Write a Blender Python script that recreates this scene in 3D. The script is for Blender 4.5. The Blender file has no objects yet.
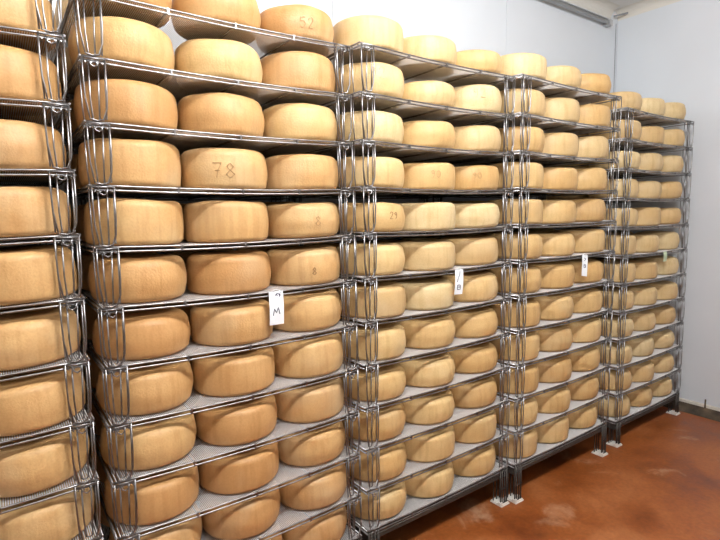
import bpy, bmesh, math, random
from mathutils import Vector, Matrix, noise
random.seed(11)
S = bpy.context.scene
C = S.collection
PI = math.pi

# ------------------------------------------------------------------ helpers
class MB:
    def __init__(s): s.v = []; s.f = []; s.sm = []
    def box(s, x0, x1, y0, y1, z0, z1):
        n = len(s.v)
        s.v += [(x, y, z) for z in (z0, z1) for y in (y0, y1) for x in (x0, x1)]
        for q in ((0,2,3,1), (4,5,7,6), (0,1,5,4), (2,6,7,3), (0,4,6,2), (1,3,7,5)):
            s.f.append(tuple(n+i for i in q)); s.sm.append(False)
    def tube(s, pts, r, k=6, smooth=True):
        pts = [Vector(p) for p in pts]; n0 = len(s.v); m = len(pts)
        for i, p in enumerate(pts):
            a = pts[max(i-1, 0)]; b = pts[min(i+1, m-1)]
            t = (b-a).normalized()
            ref = Vector((0,0,1)) if abs(t.z) < .9 else Vector((0,1,0))
            u = t.cross(ref).normalized(); w = u.cross(t)
            for j in range(k):
                th = 2*PI*(j+.5)/k
                s.v.append(tuple(p + u*math.cos(th)*r + w*math.sin(th)*r))
        for i in range(m-1):
            for j in range(k):
                a = n0+i*k+j; b = n0+i*k+(j+1) % k
                s.f.append((a, b, b+k, a+k)); s.sm.append(smooth)
        s.f.append(tuple(n0+j for j in reversed(range(k)))); s.sm.append(False)
        s.f.append(tuple(n0+(m-1)*k+j for j in range(k))); s.sm.append(False)
    def prism(s, prof, x0, x1, axis='x'):
        """prof: list of (a, z); extruded along axis"""
        n = len(s.v); k = len(prof)
        for t in (x0, x1):
            for a, z in prof: s.v.append((t, a, z) if axis == 'x' else (a, t, z))
        for j in range(k):
            s.f.append((n+j, n+(j+1) % k, n+k+(j+1) % k, n+k+j)); s.sm.append(False)
        s.f.append(tuple(n+j for j in reversed(range(k)))); s.sm.append(False)
        s.f.append(tuple(n+k+j for j in range(k))); s.sm.append(False)
    def mesh(s, name, mat):
        me = bpy.data.meshes.new(name); me.from_pydata(s.v, [], s.f)
        me.polygons.foreach_set('use_smooth', s.sm)
        me.materials.append(mat)
        bm = bmesh.new(); bm.from_mesh(me); bmesh.ops.recalc_face_normals(bm, faces=bm.faces); bm.to_mesh(me); bm.free()
        return me

def ob(name, me, parent=None, loc=(0,0,0), rz=0):
    o = bpy.data.objects.new(name, me); C.objects.link(o)
    o.parent = parent; o.location = loc; o.rotation_euler.z = rz
    return o
def tag(o, label=None, cat=None, group=None, kind=None):
    for k, v in (('label', label), ('category', cat), ('group', group), ('kind', kind)):
        if v: o[k] = v
    return o

# ------------------------------------------------------------------ materials
def mat(name, col=(.8,.8,.8), rough=.5, metal=0, spec=.5):
    m = bpy.data.materials.new(name); m.use_nodes = True
    b = m.node_tree.nodes['Principled BSDF']
    b.inputs['Base Color'].default_value = (*col, 1)
    b.inputs['Roughness'].default_value = rough
    b.inputs['Metallic'].default_value = metal
    b.inputs['Specular IOR Level'].default_value = spec
    return m, m.node_tree, b
def N(nt, t, **kw):
    n = nt.nodes.new(t)
    for k, v in kw.items():
        if k in n.inputs.keys(): n.inputs[k].default_value = v
        else: setattr(n, k, v)
    return n
def ramp(nt, stops, src):
    r = nt.nodes.new('ShaderNodeValToRGB'); e = r.color_ramp.elements
    while len(e) < len(stops): e.new(.5)
    for q, (p, c) in zip(e, stops): q.position = p; q.color = (*c, 1)
    nt.links.new(src, r.inputs[0]); return r
def mixc(nt, fac, a, b, mode='MIX'):
    m = nt.nodes.new('ShaderNodeMix'); m.data_type = 'RGBA'; m.blend_type = mode
    for s_, i in ((fac, 0), (a, 6), (b, 7)):
        if hasattr(s_, 'links') or isinstance(s_, bpy.types.NodeSocket): nt.links.new(s_, m.inputs[i])
        else: m.inputs[i].default_value = s_ if i == 0 else (*s_, 1)
    return m.outputs[2]

def cheese_mat(name, lo, hi, edge):
    m, nt, b = mat(name, rough=.5, spec=.35)
    L = nt.links.new
    tc = N(nt, 'ShaderNodeTexCoord'); oi = N(nt, 'ShaderNodeObjectInfo')
    off = N(nt, 'ShaderNodeVectorMath', operation='ADD'); L(tc.outputs['Object'], off.inputs[0])
    sc = N(nt, 'ShaderNodeMath', operation='MULTIPLY'); L(oi.outputs['Random'], sc.inputs[0]); sc.inputs[1].default_value = 37
    cb = N(nt, 'ShaderNodeCombineXYZ')
    for i in range(3): L(sc.outputs[0], cb.inputs[i])
    L(cb.outputs[0], off.inputs[1])
    base = ramp(nt, [(0, lo), (1, hi)], oi.outputs['Random'])
    n1 = N(nt, 'ShaderNodeTexNoise', Scale=11., Detail=4.); L(off.outputs[0], n1.inputs['Vector'])
    r1 = ramp(nt, [(.35, (0,0,0)), (.75, (1,1,1))], n1.outputs[0])
    f1 = N(nt, 'ShaderNodeMath', operation='MULTIPLY'); L(r1.outputs[0], f1.inputs[0]); f1.inputs[1].default_value = .5
    c = mixc(nt, f1.outputs[0], base.outputs[0], edge)
    # fine rind speckle and light mould bloom
    n2 = N(nt, 'ShaderNodeTexNoise', Scale=160., Detail=3.); L(off.outputs[0], n2.inputs['Vector'])
    r2 = ramp(nt, [(.35, (.95,.94,.92)), (.6, (1.02,1.02,1.02))], n2.outputs[0])
    c = mixc(nt, 1., c, r2.outputs[0], 'MULTIPLY')
    n3 = N(nt, 'ShaderNodeTexNoise', Scale=4.5, Detail=6.); L(off.outputs[0], n3.inputs['Vector'])
    r3 = ramp(nt, [(.52, (0,0,0)), (.72, (.34,.34,.34))], n3.outputs[0])
    c = mixc(nt, r3.outputs[0], c, (.55,.45,.29))
    # cloth marks: thin upright streaks pressed into the rind
    mp = N(nt, 'ShaderNodeMapping'); mp.inputs['Scale'].default_value = (45, 45, 3.); L(off.outputs[0], mp.inputs[0])
    n4 = N(nt, 'ShaderNodeTexNoise', Scale=1., Detail=2.); L(mp.outputs[0], n4.inputs['Vector'])
    r4 = ramp(nt, [(.33, (.9,.87,.82)), (.5, (1,1,1))], n4.outputs[0])
    c = mixc(nt, 1., c, r4.outputs[0], 'MULTIPLY')
    L(c, b.inputs['Base Color'])
    ad = N(nt, 'ShaderNodeMath', operation='ADD'); L(n2.outputs[0], ad.inputs[0]); L(n4.outputs[0], ad.inputs[1])
    bp = N(nt, 'ShaderNodeBump', Strength=.18, Distance=.004); L(ad.outputs[0], bp.inputs['Height']); L(bp.outputs[0], b.inputs['Normal'])
    b.inputs['Subsurface Weight'].default_value = 0
    return m
M_tan = cheese_mat('rind_tan', (.50,.27,.105), (.63,.41,.18), (.47,.235,.075))
M_gold = cheese_mat('rind_golden', (.56,.35,.14), (.68,.49,.235), (.50,.28,.095))
M_pale = cheese_mat('rind_pale', (.58,.39,.18), (.69,.55,.31), (.54,.35,.14))
M_dark = mat('stamp_brown', (.20,.09,.03), .7)[0]
M_faint = mat('stamp_faint', (.40,.25,.11), .7)[0]
M_grey = mat('stamp_grey', (.36,.30,.20), .7)[0]

M_steel, nt, b = mat('stainless_wire', (.5,.5,.5), .33, 1.)
tc = N(nt, 'ShaderNodeTexCoord'); n = N(nt, 'ShaderNodeTexNoise', Scale=30.)
nt.links.new(tc.outputs['Object'], n.inputs['Vector'])
r = ramp(nt, [(.3, (.22,.205,.19)), (.65, (.36,.36,.37))], n.outputs[0]); nt.links.new(r.outputs[0], b.inputs['Base Color'])
M_mesh = mat('shelf_wire', (.78,.775,.77), .45, 0)[0]
M_band = mat('base_steel', (.07,.06,.052), .5, .5)[0]
M_white, nt, b = mat('white_plastic', (.75,.72,.66), .5)
M_tag = mat('tag_paper', (.84,.88,.90), .6)[0]
M_green = mat('green_tag', (.50,.62,.42), .6)[0]
M_ink = mat('ink', (.03,.03,.07), .6)[0]

def wall_mat(name, col, seam=None):
    m, nt, b = mat(name, col, .38, 0, .4)
    tc = N(nt, 'ShaderNodeTexCoord')
    n = N(nt, 'ShaderNodeTexNoise', Scale=1.3, Detail=5.); nt.links.new(tc.outputs['Object'], n.inputs['Vector'])
    r = ramp(nt, [(.3, tuple(q*.93 for q in col)), (.7, col)], n.outputs[0])
    nt.links.new(r.outputs[0], b.inputs['Base Color'])
    n2 = N(nt, 'ShaderNodeTexNoise', Scale=60., Detail=2.); nt.links.new(tc.outputs['Object'], n2.inputs['Vector'])
    bp = N(nt, 'ShaderNodeBump', Strength=.05, Distance=.002); nt.links.new(n2.outputs[0], bp.inputs['Height']); nt.links.new(bp.outputs[0], b.inputs['Normal'])
    return m
M_wall = wall_mat('cold_room_panel', (.70,.735,.77))
M_ceil = wall_mat('ceiling_panel', (.80,.79,.76))
M_cove = wall_mat('cove_cream', (.74,.71,.64))
M_dim = wall_mat('dim_wall', (.34,.32,.30))  # unseen walls coloured darker to cut the light they bounce back
M_seam = mat('seam_grey', (.25,.26,.27), .6)[0]
M_rail = mat('rail_grey', (.50,.51,.52), .4, .5)[0]

M_floor, nt, b = mat('orange_floor', rough=.35, spec=.5)
L = nt.links.new
tc = N(nt, 'ShaderNodeTexCoord')
n1 = N(nt, 'ShaderNodeTexNoise', Scale=2.6, Detail=8., Roughness=.7); L(tc.outputs['Object'], n1.inputs['Vector'])
r1 = ramp(nt, [(.33, (.14,.030,.007)), (.5, (.27,.075,.016)), (.72, (.40,.15,.05))], n1.outputs[0])
n2 = N(nt, 'ShaderNodeTexNoise', Scale=3.1, Detail=8., Roughness=.65, Distortion=.8); L(tc.outputs['Object'], n2.inputs['Vector'])
r2 = ramp(nt, [(.60, (0,0,0)), (.74, (.55,.55,.55))], n2.outputs[0])
c = mixc(nt, r2.outputs[0], r1.outputs[0], (.55,.38,.24))
n3 = N(nt, 'ShaderNodeTexNoise', Scale=55., Detail=3.); L(tc.outputs['Object'], n3.inputs['Vector'])
r3 = ramp(nt, [(.3, (.86,.84,.82)), (.7, (1.08,1.08,1.08))], n3.outputs[0])
c = mixc(nt, 1., c, r3.outputs[0], 'MULTIPLY')
L(c, b.inputs['Base Color'])
rr = ramp(nt, [(.35, (.28,)*3), (.65, (.55,)*3)], n1.outputs[0]); L(rr.outputs[0], b.inputs['Roughness'])
bp = N(nt, 'ShaderNodeBump', Strength=.12, Distance=.004); L(n3.outputs[0], bp.inputs['Height']); L(bp.outputs[0], b.inputs['Normal'])

M_kerb, nt, b = mat('grimy_kerb', rough=.75)
tc = N(nt, 'ShaderNodeTexCoord')
n1 = N(nt, 'ShaderNodeTexNoise', Scale=9., Detail=6.); nt.links.new(tc.outputs['Object'], n1.inputs['Vector'])
r1 = ramp(nt, [(.35, (.025,.016,.010)), (.55, (.08,.055,.032)), (.75, (.20,.15,.09))], n1.outputs[0]); nt.links.new(r1.outputs[0], b.inputs['Base Color'])
M_edge = mat('pale_sealant', (.58,.54,.47), .7)[0]

# ------------------------------------------------------------------ room
XL, XR, YF, YB, ZC = -1.9, 3.915, -2.9, .585, 2.90
def struct(name, m, mt): return tag(ob(name, m.mesh(name, mt)), kind='structure')
m = MB(); m.box(XL-.1, XR+.1, YF-.1, YB+.1, -.1, 0); struct('floor', m, M_floor)
m = MB(); m.box(XL-.1, XR+.1, YF-.1, YB+.1, ZC, ZC+.1); struct('ceiling', m, M_ceil)
m = MB()                                                         # back wall, in panels with narrow grooves
cuts = [XL, -1.0, .18, 1.36, 2.62, XR]
for a, c_ in zip(cuts, cuts[1:]): m.box(a+.0015, c_-.0015, YB, YB+.06, 0, ZC)
m.box(XL-.1, XR+.1, YB+.02, YB+.1, 0, ZC); struct('wall_back', m, M_wall)
m = MB(); m.box(XR, XR+.1, YF-.1, YB, 0, ZC); struct('wall_right', m, M_wall)
m = MB(); m.box(XL-.1, XL, YF-.1, YB, 0, ZC); struct('wall_left', m, M_dim)
m = MB(); m.box(XL, XR, YF-.1, YF, 0, ZC); struct('wall_front', m, M_dim)
# kerb along the right wall: sloped grimy mortar with a pale sealant line on top
m = MB(); m.prism([(XR, 0), (XR-.085, 0), (XR-.06, .022), (XR-.012, .046), (XR, .046)], YF, YB, 'y'); struct('baseboard_right', m, M_kerb)
m = MB(); m.prism([(XR, .046), (XR-.012, .046), (XR-.010, .062), (XR, .068)], YF, YB, 'y'); struct('trim_1', m, M_edge)
# cove between right wall and ceiling, and between back wall and ceiling
def cove(r, n=6): return [(r*(1-math.sin(PI/2*i/n)), r*(1-math.cos(PI/2*i/n))) for i in range(n+1)]
pr = [(XR-a, ZC-b_) for a, b_ in [(0,0)] + [(.065-.065*math.sin(t*PI/12), .065-.065*math.cos(t*PI/12)) for t in range(7)]]
m = MB(); m.prism(pr, YF, YB, 'y'); struct('trim_2', m, M_cove)
pr = [(YB-a, ZC-b_) for a, b_ in [(0,0)] + [(.07-.07*math.sin(t*PI/12), .07-.07*math.cos(t*PI/12)) for t in range(7)]]
m = MB(); m.prism(pr, XL, XR-.10, 'x'); struct('trim_3', m, M_cove)
m = MB(); m.box(XR-.030, XR-.026, YB-.003, YB, .07, ZC-.09); struct('trim_4', m, M_seam)          # corner seam
m = MB(); m.tube([(XR-.095, YB-.02, ZC-.055), (XR-.055, YB-.05, ZC-.045), (XR-.03, YB-.09, ZC-.040)], .006); struct('trim_5', m, M_seam)
# rail high on the back wall
root = tag(ob('ceiling_rail', None, loc=(0, YB-.035, 2.775)), 'grey metal rail along the top of the back wall by the ceiling', 'rail')
m = MB(); m.tube([(XL+.05, 0, 0), (XR-.19, 0, 0)], .012, 10); ob('bar', m.mesh('bar', M_rail), root)
m = MB(); m.tube([(XL+.05, .012, .034), (XR-.17, .012, .028)], .006, 8); ob('cable', m.mesh('cable', M_rail), root)
m = MB(); m.box(XR-.205, XR-.165, -.016, .035, -.022, .02); e0 = m.mesh('end_bracket', M_rail); ob('end_bracket', e0, root)
for x in (-1.2, .1, 1.4, 2.7):
    m = MB(); m.box(x-.012, x+.012, -.008, .035, -.012, .012); ob('bracket', m.mesh('bracket', M_rail), root)
# thin stained pipe stub at the foot of the right wall
m = MB(); m.tube([(XR-.014, -.13, .04), (XR-.012, -.13, .105)], .005, 8)
tag(ob('pipe_stub', m.mesh('pipe_stub', M_kerb)), 'short dark rusty pipe stub standing on the kerb against the right wall', 'pipe')

# ------------------------------------------------------------------ racks
PCH = .167; H0 = .18; W = .792; DEP = .562
X0 = [-.648, .240, 1.115, 1.983, 2.957]
YO = [.000, .018, -.002, -.030, -.012]
ZO = [.028, -.008, .001, .009, -.030]
LX = [.003, .000, -.002, -.0036, -.003]
LY = [.0095, .0087, -.0068, -.0102, -.002]
def shelf_pos(r, k):
    h = (11-k)*PCH + H0
    return X0[r]+LX[r]*(h-1.2), YO[r]+LY[r]*(h-1.2), h+ZO[r]

E_ = .030                                # the shelf reaches this far past the leg centres
m = MB()
R1 = .0030
xa, xb = -E_+.004, W+E_-.004
def sag(x): return -.007*max(0, 1-((x-W/2)/(W/2))**2)
def bent(y, z, r, k=6): m.tube([(xa+(xb-xa)*i/12, y, z+sag(xa+(xb-xa)*i/12)) for i in range(13)], r, k)
for z in (.0055, -.0065):                # double rods all the way round
    bent(0, z, R1); bent(DEP, z, R1)
for x in (-E_, W+E_):
    m.tube([(x, .0, .0065), (x, DEP, .0065)], R1); m.tube([(x, 0, -.0065), (x, DEP, -.0065)], R1)
for x in (.2, .4, .6):                   # cross bars under the wire deck, welded to the front rods
    m.tube([(x, -.001, sag(x)), (x, DEP, sag(x))], .0032)
    m.box(x-.003, x+.003, -.0038, .003, sag(x)-.009, sag(x)+.0085)
n_w = 160; d = MB()
for i in range(n_w):                     # the deck: thin wires running front to back
    x = xa+.006 + (xb-xa-.012)*i/(n_w-1)
    d.tube([(x, .001, .0062+sag(x)), (x, DEP-.001, .0062+sag(x))], .0013, 4, False)
ME_deck = d.mesh('deck', M_mesh)
ME_shelf = m.mesh('shelf', M_steel)

def leg_mesh(h, out):
    """h = height down to the shelf below; nested wire loops"""
    m = MB(); r = .0026; z0 = .004; r = .0024; zb = -h+.012
    # outer loop: wide at the top, pinched at the bottom so that it nests
    m.tube([(-.027, -.0062, z0), (-.0275, -.0062, -.05), (-.026, -.0062, -h*.6), (-.021, -.0062, -h*.82), (-.018, -.0062, zb), (0, -.0062, zb-.004),
            (.014, -.0062, zb), (.016, -.0062, -h*.9), (.024, -.0062, -h*.76), (.0265, -.0062, -h*.5), (.027, -.0062, z0)], r)
    # inner loop, set back
    m.tube([(-.010, .016, z0), (-.011, .016, -h*.6), (-.008, .014, zb), (0, .014, zb-.004), (.008, .014, zb), (.010, .016, -h*.6), (.014, .016, z0)], r)
    # outermost straight wire with a short brace into the loop
    m.tube([(.0275*out, .007, z0), (.026*out, .006, -h*.5), (.0235*out, .005, zb+.002)], r)
    m.tube([(.0245, .001, -h*.78), (.016, .001, -h*.93), (.010, .0, zb)], r*.9)
    m.tube([(-.0275*out, .05, z0), (-.0265*out, .05, -h*.7), (-.024*out, .048, zb)], r)
    # joint: cross wires and hooks
    for y in (-.0062, .015): m.tube([(-.029, y, .001), (.029, y, .001)], r*.9)
    for x in (-.02, -.006, .008, .021): m.tube([(x, -.008, -.010), (x, .012, -.012), (x, .026, -.010)], r*.8, 5)
    m.tube([(-.012, -.0070, -.004), (-.008, -.0075, -.016), (0, -.0078, -.021), (.008, -.0075, -.016), (.012, -.0070, -.004)], r*.9)
    return m.mesh('leg', M_steel)
ME_leg = [leg_mesh(PCH, 1), leg_mesh(PCH, -1)]
m = MB()
m.tube([(-E_+.004, 0, -.022), (W+E_-.004, 0, -.022)], .0035)
m.box(-E_+.006, W+E_-.006, .000, .004, -.040, -.012)
m.box(-E_+.006, W+E_-.006, DEP-.004, DEP, -.040, -.012)
for x in (-E_+.004, W+E_-.008): m.box(x, x+.004, .0045, DEP-.0045, -.046, -.012)
m.box(-E_+.008, W+E_-.008, .0045, DEP-.0045, -.039, -.036)  # unseen solid sheet added to keep light off the floor below
ME_band = m.mesh('base_frame', M_band)
def low_leg(h):
    m = MB(); r = .0032
    for x, y in ((-.026,-.004), (-.013,-.004), (.004,-.004), (.018,-.004), (.027,.0), (-.024,.04), (.0,.04), (.022,.04)):
        m.tube([(x, y, 0), (x*.96, y, -h)], r)
    for z in (-h*.55, -h+.004): m.tube([(-.028, -.004, z), (.028, -.004, z)], r*.8)
    return m.mesh('leg', M_band)
m = MB()
m.prism([(-.028,0), (.028,0), (.028,.010), (-.028,.010)], -.012, .052, 'y')
m.prism([(-.030,0), (.030,0), (.031,.004), (-.031,.004)], -.015, .055, 'y')
m.box(-.034, -.018, -.012, .006, .004, .022)
m.box(.018, .03, .0, .02, .004, .016)
ME_foot = m.mesh('foot', M_white)
RACK_LABEL = ['steel wire rack cut off by the left edge, full of cheese wheels',
              'tall steel wire rack second from left, white tag marked M on it',
              'middle steel wire rack of the five, small white tag on its sixth shelf',
              'steel wire rack second from right, with twisted white tag on its sixth shelf',
              'farthest steel wire rack, standing next to the bare right wall']
for r in range(5):
    root = tag(ob('wire_rack', None, loc=(X0[r], YO[r], 0)), RACK_LABEL[r], 'rack', 'wire racks along the back wall')
    for k in range(12):
        x, y, z = shelf_pos(r, k)
        sh = ob('shelf', ME_shelf, root, (x-X0[r], y-YO[r], z))
        ob('deck', ME_deck, sh)
        lm = ME_leg if k < 11 else [low_leg(z-.008)]*2
        for sx, px_ in ((1, 0), (-1, W)):
            for sy, py in ((1, .0), (-1, DEP)):
                lg = ob('leg', lm[0 if sx > 0 else 1], sh, (px_, py, 0)); lg.scale = (1, sy, 1)
                if k == 11:
                    f = ob('foot', ME_foot, root, (px_ + x-X0[r], py+y-YO[r], .0)); f.scale = (1, sy, 1)
        if k == 11:
            ob('base_frame', ME_band, root, (x-X0[r], y-YO[r], z))

# ------------------------------------------------------------------ cheese wheels
RW, HW = .1435, .132
def wheel_mesh(seed, mt, sh_top=.034, sh_bot=.024, bulge=.004):
    prof = [(0, 0), (RW*.45, 0), (RW-.045, .0)]
    n = 6
    for i in range(n+1):
        a = PI/2*i/n
        prof.append((RW-bulge-sh_bot+sh_bot*math.sin(a), sh_bot-sh_bot*math.cos(a)))
    for t in (.2, .4, .6, .8):
        z = sh_bot+(HW-sh_bot-sh_top)*t
        prof.append((RW-bulge+bulge*math.sin(PI*t), z))
    for i in range(n+1):
        a = PI/2*i/n
        prof.append((RW-bulge-sh_top+sh_top*math.cos(a), HW-sh_top+sh_top*math.sin(a)))
    prof += [(RW*.5, HW+.0005), (0, HW)]
    seg = 56; v = []; f = []
    for j in range(seg):
        th = 2*PI*j/seg
        for i, (r_, z) in enumerate(prof[1:-1]):
            d = noise.noise(Vector((math.cos(th)*1.6+seed*7.1, math.sin(th)*1.6, z*9)))*.0026
            d += noise.noise(Vector((math.cos(th)*6+seed, math.sin(th)*6, z*40)))*.0008
            rr_ = r_+d*(r_/RW)
            zz = z + (noise.noise(Vector((math.cos(th)*1.2, math.sin(th)*1.2+seed*3.3, 5)))*.004 if z > HW*.5 else 0)*(z/HW)
            v.append((rr_*math.cos(th), rr_*math.sin(th), zz))
    m_ = len(prof)-2
    for j in range(seg):
        for i in range(m_-1):
            a = j*m_+i; b_ = ((j+1) % seg)*m_+i
            f.append((a, b_, b_+1, a+1))
    v.append((0,0,0)); v.append((0,0,HW)); cb_, ct = len(v)-2, len(v)-1
    for j in range(seg):
        f.append((cb_, ((j+1) % seg)*m_, j*m_)); f.append((ct, j*m_+m_-1, ((j+1) % seg)*m_+m_-1))
    me = bpy.data.meshes.new('cheese_wheel'); me.from_pydata(v, [], f)
    me.polygons.foreach_set('use_smooth', [True]*len(f)); me.materials.append(mt)
    return me
SHP = [(.030,.020,.004), (.036,.023,.005), (.026,.018,.003), (.032,.025,.006)]
WM = {mt.name: [wheel_mesh(i*3+j, mt, *s_) for i, s_ in enumerate(SHP)] for j, mt in enumerate((M_tan, M_gold, M_pale))}
for mt in (M_tan, M_gold, M_pale): pass

GLY = {'0': [[(.5,1),(.15,.8),(.05,.5),(.15,.2),(.5,0),(.85,.2),(.95,.5),(.85,.8),(.5,1)]],
       '2': [[(.05,.75),(.3,1),(.75,.95),(.85,.7),(.5,.35),(.05,0),(.95,0)]],
       '5': [[(.9,1),(.15,1),(.1,.6),(.6,.65),(.9,.35),(.6,0),(.05,.1)]],
       '7': [[(.0,1),(.9,1),(.5,.5),(.35,0)], [(.2,.5),(.75,.5)]],
       '8': [[(.5,.52),(.15,.75),(.5,1),(.85,.75),(.5,.52),(.05,.25),(.5,0),(.95,.25),(.5,.52)]],
       '9': [[(.85,.75),(.5,1),(.1,.75),(.45,.5),(.85,.7),(.8,.3),(.5,0)]],
       'M': [[(0,0),(.1,1),(.5,.35),(.85,1),(1,0)]]}
def stamp(o, text, ang, zc, size, mt, tilt=0, w=.0009):
    """press the characters into the side of wheel o, centred at angle ang from straight out front"""
    m = MB(); n = len(text); adv = size*.82
    for i, ch in enumerate(text):
        for st in GLY[ch]:
            pts = []
            for (u0, v0), (u1, v1) in zip(st, st[1:]):
                for q in range(3): pts.append((u0+(u1-u0)*q/3, v0+(v1-v0)*q/3))
            pts.append(st[-1]); P3 = []
            for u, v_ in pts:
                s_ = (i-(n-1)/2)*adv + (u-.5)*size*.62; t = (v_-.5)*size
                s_, t = s_*math.cos(tilt)-t*math.sin(tilt), s_*math.sin(tilt)+t*math.cos(tilt)
                a = -PI/2 + ang + s_/RW
                zz = zc+t; tt = min(max((zz-.021)/(HW-.052), 0), 1)
                rr_ = RW-.004+.004*math.sin(PI*tt)-.0002
                if zz > HW-.034: rr_ -= .034*(1-math.sqrt(max(0, 1-((zz-HW+.034)/.034)**2)))
                P3.append((rr_*math.cos(a), rr_*math.sin(a), zz))
            m.tube(P3, w, 5)
    s_ = ob('stamped_number', m.mesh('stamped_number', mt), o); s_.rotation_euler.z = -o.rotation_euler.z
    s_.scale = (1/o.scale.x, 1/o.scale.y, 1/o.scale.z)
    s_['label'] = 'faint brown number pressed in the rind'
STAMPS = {(1,0,2): ('52', -.20, .048, .034, M_faint, 0), (1,3,1): ('78', -.36, .056, .046, M_faint, 0), (1,4,2): ('8', -.09, .058, .034, M_faint, 0),
          (1,5,2): ('8', -.22, .050, .026, M_dark, 0), (2,1,2): ('92', -.52, .078, .040, M_grey, 0), (2,1,0): ('92', -.38, .078, .042, M_grey, 0),
          (2,4,0): ('29', .06, .062, .026, M_dark, 0), (2,3,1): ('90', -.35, .062, .030, M_faint, 0), (2,3,2): ('90', -.55, .062, .028, M_faint, 0)}
ORD = ['top', 'second', 'third', 'fourth', 'fifth', 'sixth', 'seventh', 'eighth', 'ninth', 'tenth', 'eleventh', 'twelfth']
RN = ['leftmost rack', 'second rack from left', 'middle rack', 'second rack from right', 'rightmost rack']
def shelf_words(r, k):
    if r == 0: k -= 1                                   # the top shelf of the leftmost rack is above the frame
    if r >= 2 and k == 11: return 'bottom shelf'
    if r >= 2 and k >= 8: return ORD[11-k] + ' shelf from bottom'
    if r == 0: return ORD[k] + ' visible shelf'
    if k <= 0: return 'top shelf'
    return ORD[k] + ' shelf from top'
CX = [.104, .393, .682]
TINT = ['tan', 'tan', 'golden', 'golden', 'pale yellow']
rnd = random.Random(5)
for r in range(5):
    for k in range(12):
        sx, sy, sz = shelf_pos(r, k)
        for row in (0, 1):
            for c in range(3):
                if r == 0 and (c == 0 or k in (0, 11) or (row and c != 2)): continue
                if r and row and (k == 11 or (k == 0 and c)): continue
                pool = {0: 'rind_tan', 1: 'rind_tan', 2: 'rind_golden', 3: 'rind_golden', 4: 'rind_pale'}[r]  # tone by rack and height, mostly uneven lighting put into the colour
                if r in (1, 3) and k < 3 and rnd.random() < .6: pool = 'rind_golden' if r == 1 else 'rind_pale'
                if r == 2 and k < 7 and rnd.random() < .35: pool = 'rind_pale'
                me = WM[pool][rnd.randrange(4)]
                st = STAMPS.get((r, k, c)) if row == 0 else None
                dx, dy = rnd.uniform(-.0008, .0008), rnd.uniform(-.003, .006)
                x = sx+CX[c]+dx; y = sy+(.1365 if row == 0 else .429)+dy*.6
                o = ob('cheese_wheel', me, None, (x, y, sz+.0083+[-.0021, -.0061, -.0021][c]), rnd.uniform(0, 2*PI))
                q = rnd.uniform(.974, .992); zq = [.95, .96, .86, .90, .83][r]*rnd.uniform(.95, 1.05)
                if k == 0 and row == 0 and r in (1, 2, 3): zq = [0, [.92,.92,.86], [.87,.79,.74], [.84,.80,.82]][r][c]
                if (r, k, row) == (2, 1, 0): zq = [.93, .75, .90][c]
                o.rotation_euler = (Matrix.Rotation([.0223, 0, -.0223][c], 3, 'Y') @ Matrix.Rotation(o.rotation_euler.z, 3, 'Z')).to_euler()
                o.scale = (q, q, zq)
                pos = ['left', 'middle', 'right'][c]
                tint = {'rind_tan': 'tan', 'rind_golden': 'golden', 'rind_pale': 'pale'}[pool]
                if row == 0:
                    mk = ''
                    lab = f'{tint} cheese wheel{mk} at front {pos}, {shelf_words(r, k)}, {RN[r]}'
                    if st and st[4] is not M_faint: lab = f'cheese wheel numbered {st[0]} at front {pos}, {shelf_words(r, k)}, {RN[r]}'
                    grp = 'cheese wheels in the front row of the racks'
                else:
                    lab = f'cheese wheel at back {pos}, {shelf_words(r, k)}, {RN[r]}'
                    grp = 'cheese wheels in the back row of the racks'
                tag(o, lab, 'cheese', grp)
                if st: stamp(o, *st)

# ------------------------------------------------------------------ paper tags on the sixth shelves
def hang_tag(r, X, w, h, mt, label, strokes, tilt=0, twist=0, curl=0):
    sx, sy, sz = shelf_pos(r, 5)
    root = tag(ob('paper_tag', None, loc=(X, sy-.0068, sz+.001)), label, 'tag', 'tags hanging from the shelf fronts')
    root.rotation_euler = (0, tilt, twist)
    n = 10; v = []; f = []; th = .0006
    for i in range(n+1):
        z = -h*i/n; y = -.004*math.sin(PI*i/n) - curl*(i/n)**2
        for x in (-w/2, w/2):
            v += [(x, y, z), (x, y+th, z)]
    for i in range(n):
        a = i*4; b_ = a+4
        f += [(a, a+2, b_+2, b_), (a+1, b_+1, b_+3, a+3), (a, b_, b_+1, a+1), (a+2, a+3, b_+3, b_+2)]
    f += [(0, 1, 3, 2), (n*4, n*4+2, n*4+3, n*4+1)]
    me = bpy.data.meshes.new('card'); me.from_pydata(v, [], f); me.materials.append(mt)
    bm = bmesh.new(); bm.from_mesh(me); bmesh.ops.recalc_face_normals(bm, faces=bm.faces); bm.to_mesh(me); bm.free()
    ob('card', me, root)
    m = MB(); m.tube([(-w*.3, -.001, .001), (0, .004, .006), (w*.3, -.001, .001)], .0012, 5)
    ob('string', m.mesh('string', M_tag), root)
    if strokes:
        m = MB()
        for st in strokes:
            P3 = []
            for (u0, v0), (u1, v1) in zip(st, st[1:]):
                for q in range(3):
                    P3.append((u0+(u1-u0)*q/3, v0+(v1-v0)*q/3))
            P3.append(st[-1])
            m.tube([((u-.5)*w, -.004*math.sin(PI*v_) - curl*v_**2 - .0006, -h*v_) for u, v_ in P3], .0014, 5)
        ob('handwriting', m.mesh('handwriting', M_ink), root)['label'] = 'dark handwritten mark'
M_stroke = [[(.24,.71),(.34,.51),(.46,.64),(.60,.48),(.70,.68)]]
arrow = [[(.50,.08),(.62,.06),(.82,.13)], [(.50,.08),(.46,.13)], [(.50,.08),(.60,.13)], [(.80,.04),(.70,.17)]]
hang_tag(1, .735, .052, .112, M_tag, 'white paper tag with handwritten M and arrow on second rack from left', M_stroke+arrow)
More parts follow.
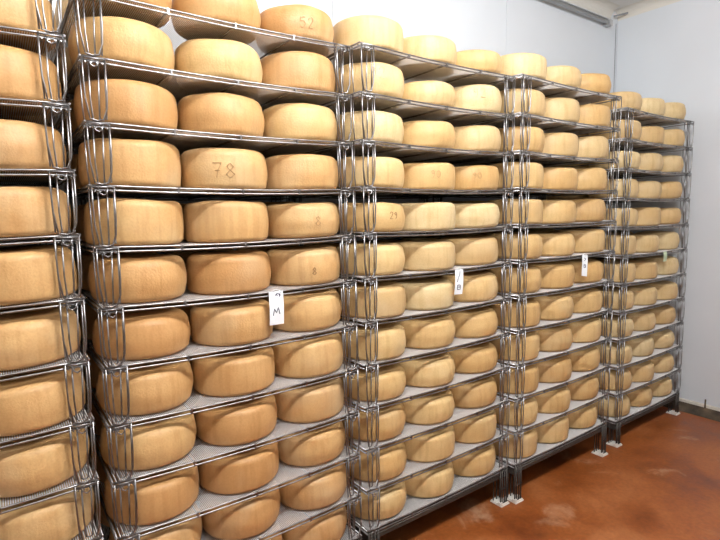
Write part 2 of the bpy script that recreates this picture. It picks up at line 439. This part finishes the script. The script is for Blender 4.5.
hang_tag(2, 1.583, .046, .107, M_tag, 'narrow white paper tag with scrawled marks on the middle rack', [[(.6,.06),(.55,.2),(.35,.35),(.25,.5)], [(.3,.62),(.3,.8),(.65,.8),(.65,.62),(.3,.62)], [(.3,.7),(.65,.7)]], tilt=.04, twist=-.05)
hang_tag(3, 2.50, .044, .112, M_tag, 'twisted white paper tag leaning on second rack from right', [[(.4,.15),(.6,.2),(.4,.28)], [(.35,.45),(.3,.6),(.6,.6),(.65,.45),(.35,.45)], [(.4,.52),(.6,.53)]], tilt=.16, twist=-.1, curl=.012)
hang_tag(4, 3.45, .046, .062, M_green, 'small greenish tag hanging on the rightmost rack', None, tilt=-.03)

# ------------------------------------------------------------------ lamps
def lamp(x, y, w, power, col, label):
    root = tag(ob('ceiling_lamp', None, loc=(x, y, ZC)), label, 'lamp', 'lamps on the ceiling')
    m = MB(); m.prism([(-.06,0), (.06,0), (.05,-.05), (-.05,-.05)], -w/2, w/2, 'x'); ob('housing', m.mesh('housing', M_ceil), root)
    m = MB(); [m.box(x_-.012, x_+.012, -.075, .075, -.10, -.051) for x_ in (-w/2-.012, w/2+.012)]
    md, nt_, b_ = mat('diffuser', (.9,.9,.9)); b_.inputs['Emission Color'].default_value = (*col, 1); b_.inputs['Emission Strength'].default_value = 4
    ob('tube_holder', m.mesh('tube_holder', M_ceil), root)
    ld = bpy.data.lights.new('lamp_light', 'POINT'); ld.shadow_soft_size = .02; ld.energy = power/10; ld.color = col
    for dy in (-.055, .055):                     # two tubes hanging under the housing, each a row of five sources
        m = MB(); m.tube([(-w/2, dy, -.10), (w/2, dy, -.10)], .013, 10); ob('tube', m.mesh('tube', md), root)
        for i in range(5): ob('lamp_light', ld, root, ((i-2)*w*.22, dy, -.135))
LAMPS = [(.95, -1.30, 1.2, 150, (.97,.98,1)), (3.0, -1.35, 1.2, 4, (.97,.98,1)), (-.9, -1.35, 1.2, 18, (.97,.98,1))]  # the second lamp is added to lighten the walls at the right
for i, a in enumerate(LAMPS):
    lamp(*a, ['white ceiling lamp above the second rack from left', 'weak added ceiling lamp towards the right wall, out of view', 'white ceiling lamp near the left wall'][i])
w = bpy.data.worlds.new('World'); S.world = w; w.use_nodes = True
w.node_tree.nodes['Background'].inputs[0].default_value = (.8,.85,.9,1); w.node_tree.nodes['Background'].inputs[1].default_value = .1

# ------------------------------------------------------------------ camera
yaw, pit, rol = math.radians(35.5108), math.radians(6.1647), math.radians(-1.0959)
F = Vector((math.sin(yaw)*math.cos(pit), math.cos(yaw)*math.cos(pit), -math.sin(pit)))
R = Vector((math.cos(yaw), -math.sin(yaw), 0)); U = R.cross(F)
R2 = R*math.cos(rol)+U*math.sin(rol); U2 = U*math.cos(rol)-R*math.sin(rol)
cd = bpy.data.cameras.new('camera'); cam = ob('camera', cd)
cam.matrix_world = Matrix(((R2.x, U2.x, -F.x, 0), (R2.y, U2.y, -F.y, -1.5023), (R2.z, U2.z, -F.z, 1.42), (0,0,0,1)))
cd.sensor_width = 36; cd.lens = 505.25/720*36; cd.clip_start = .02
S.camera = cam
S.view_settings.view_transform = 'Standard'; S.view_settings.look = 'None'; S.view_settings.gamma = 1; S.view_settings.use_curve_mapping = False
S.view_settings.exposure = .42
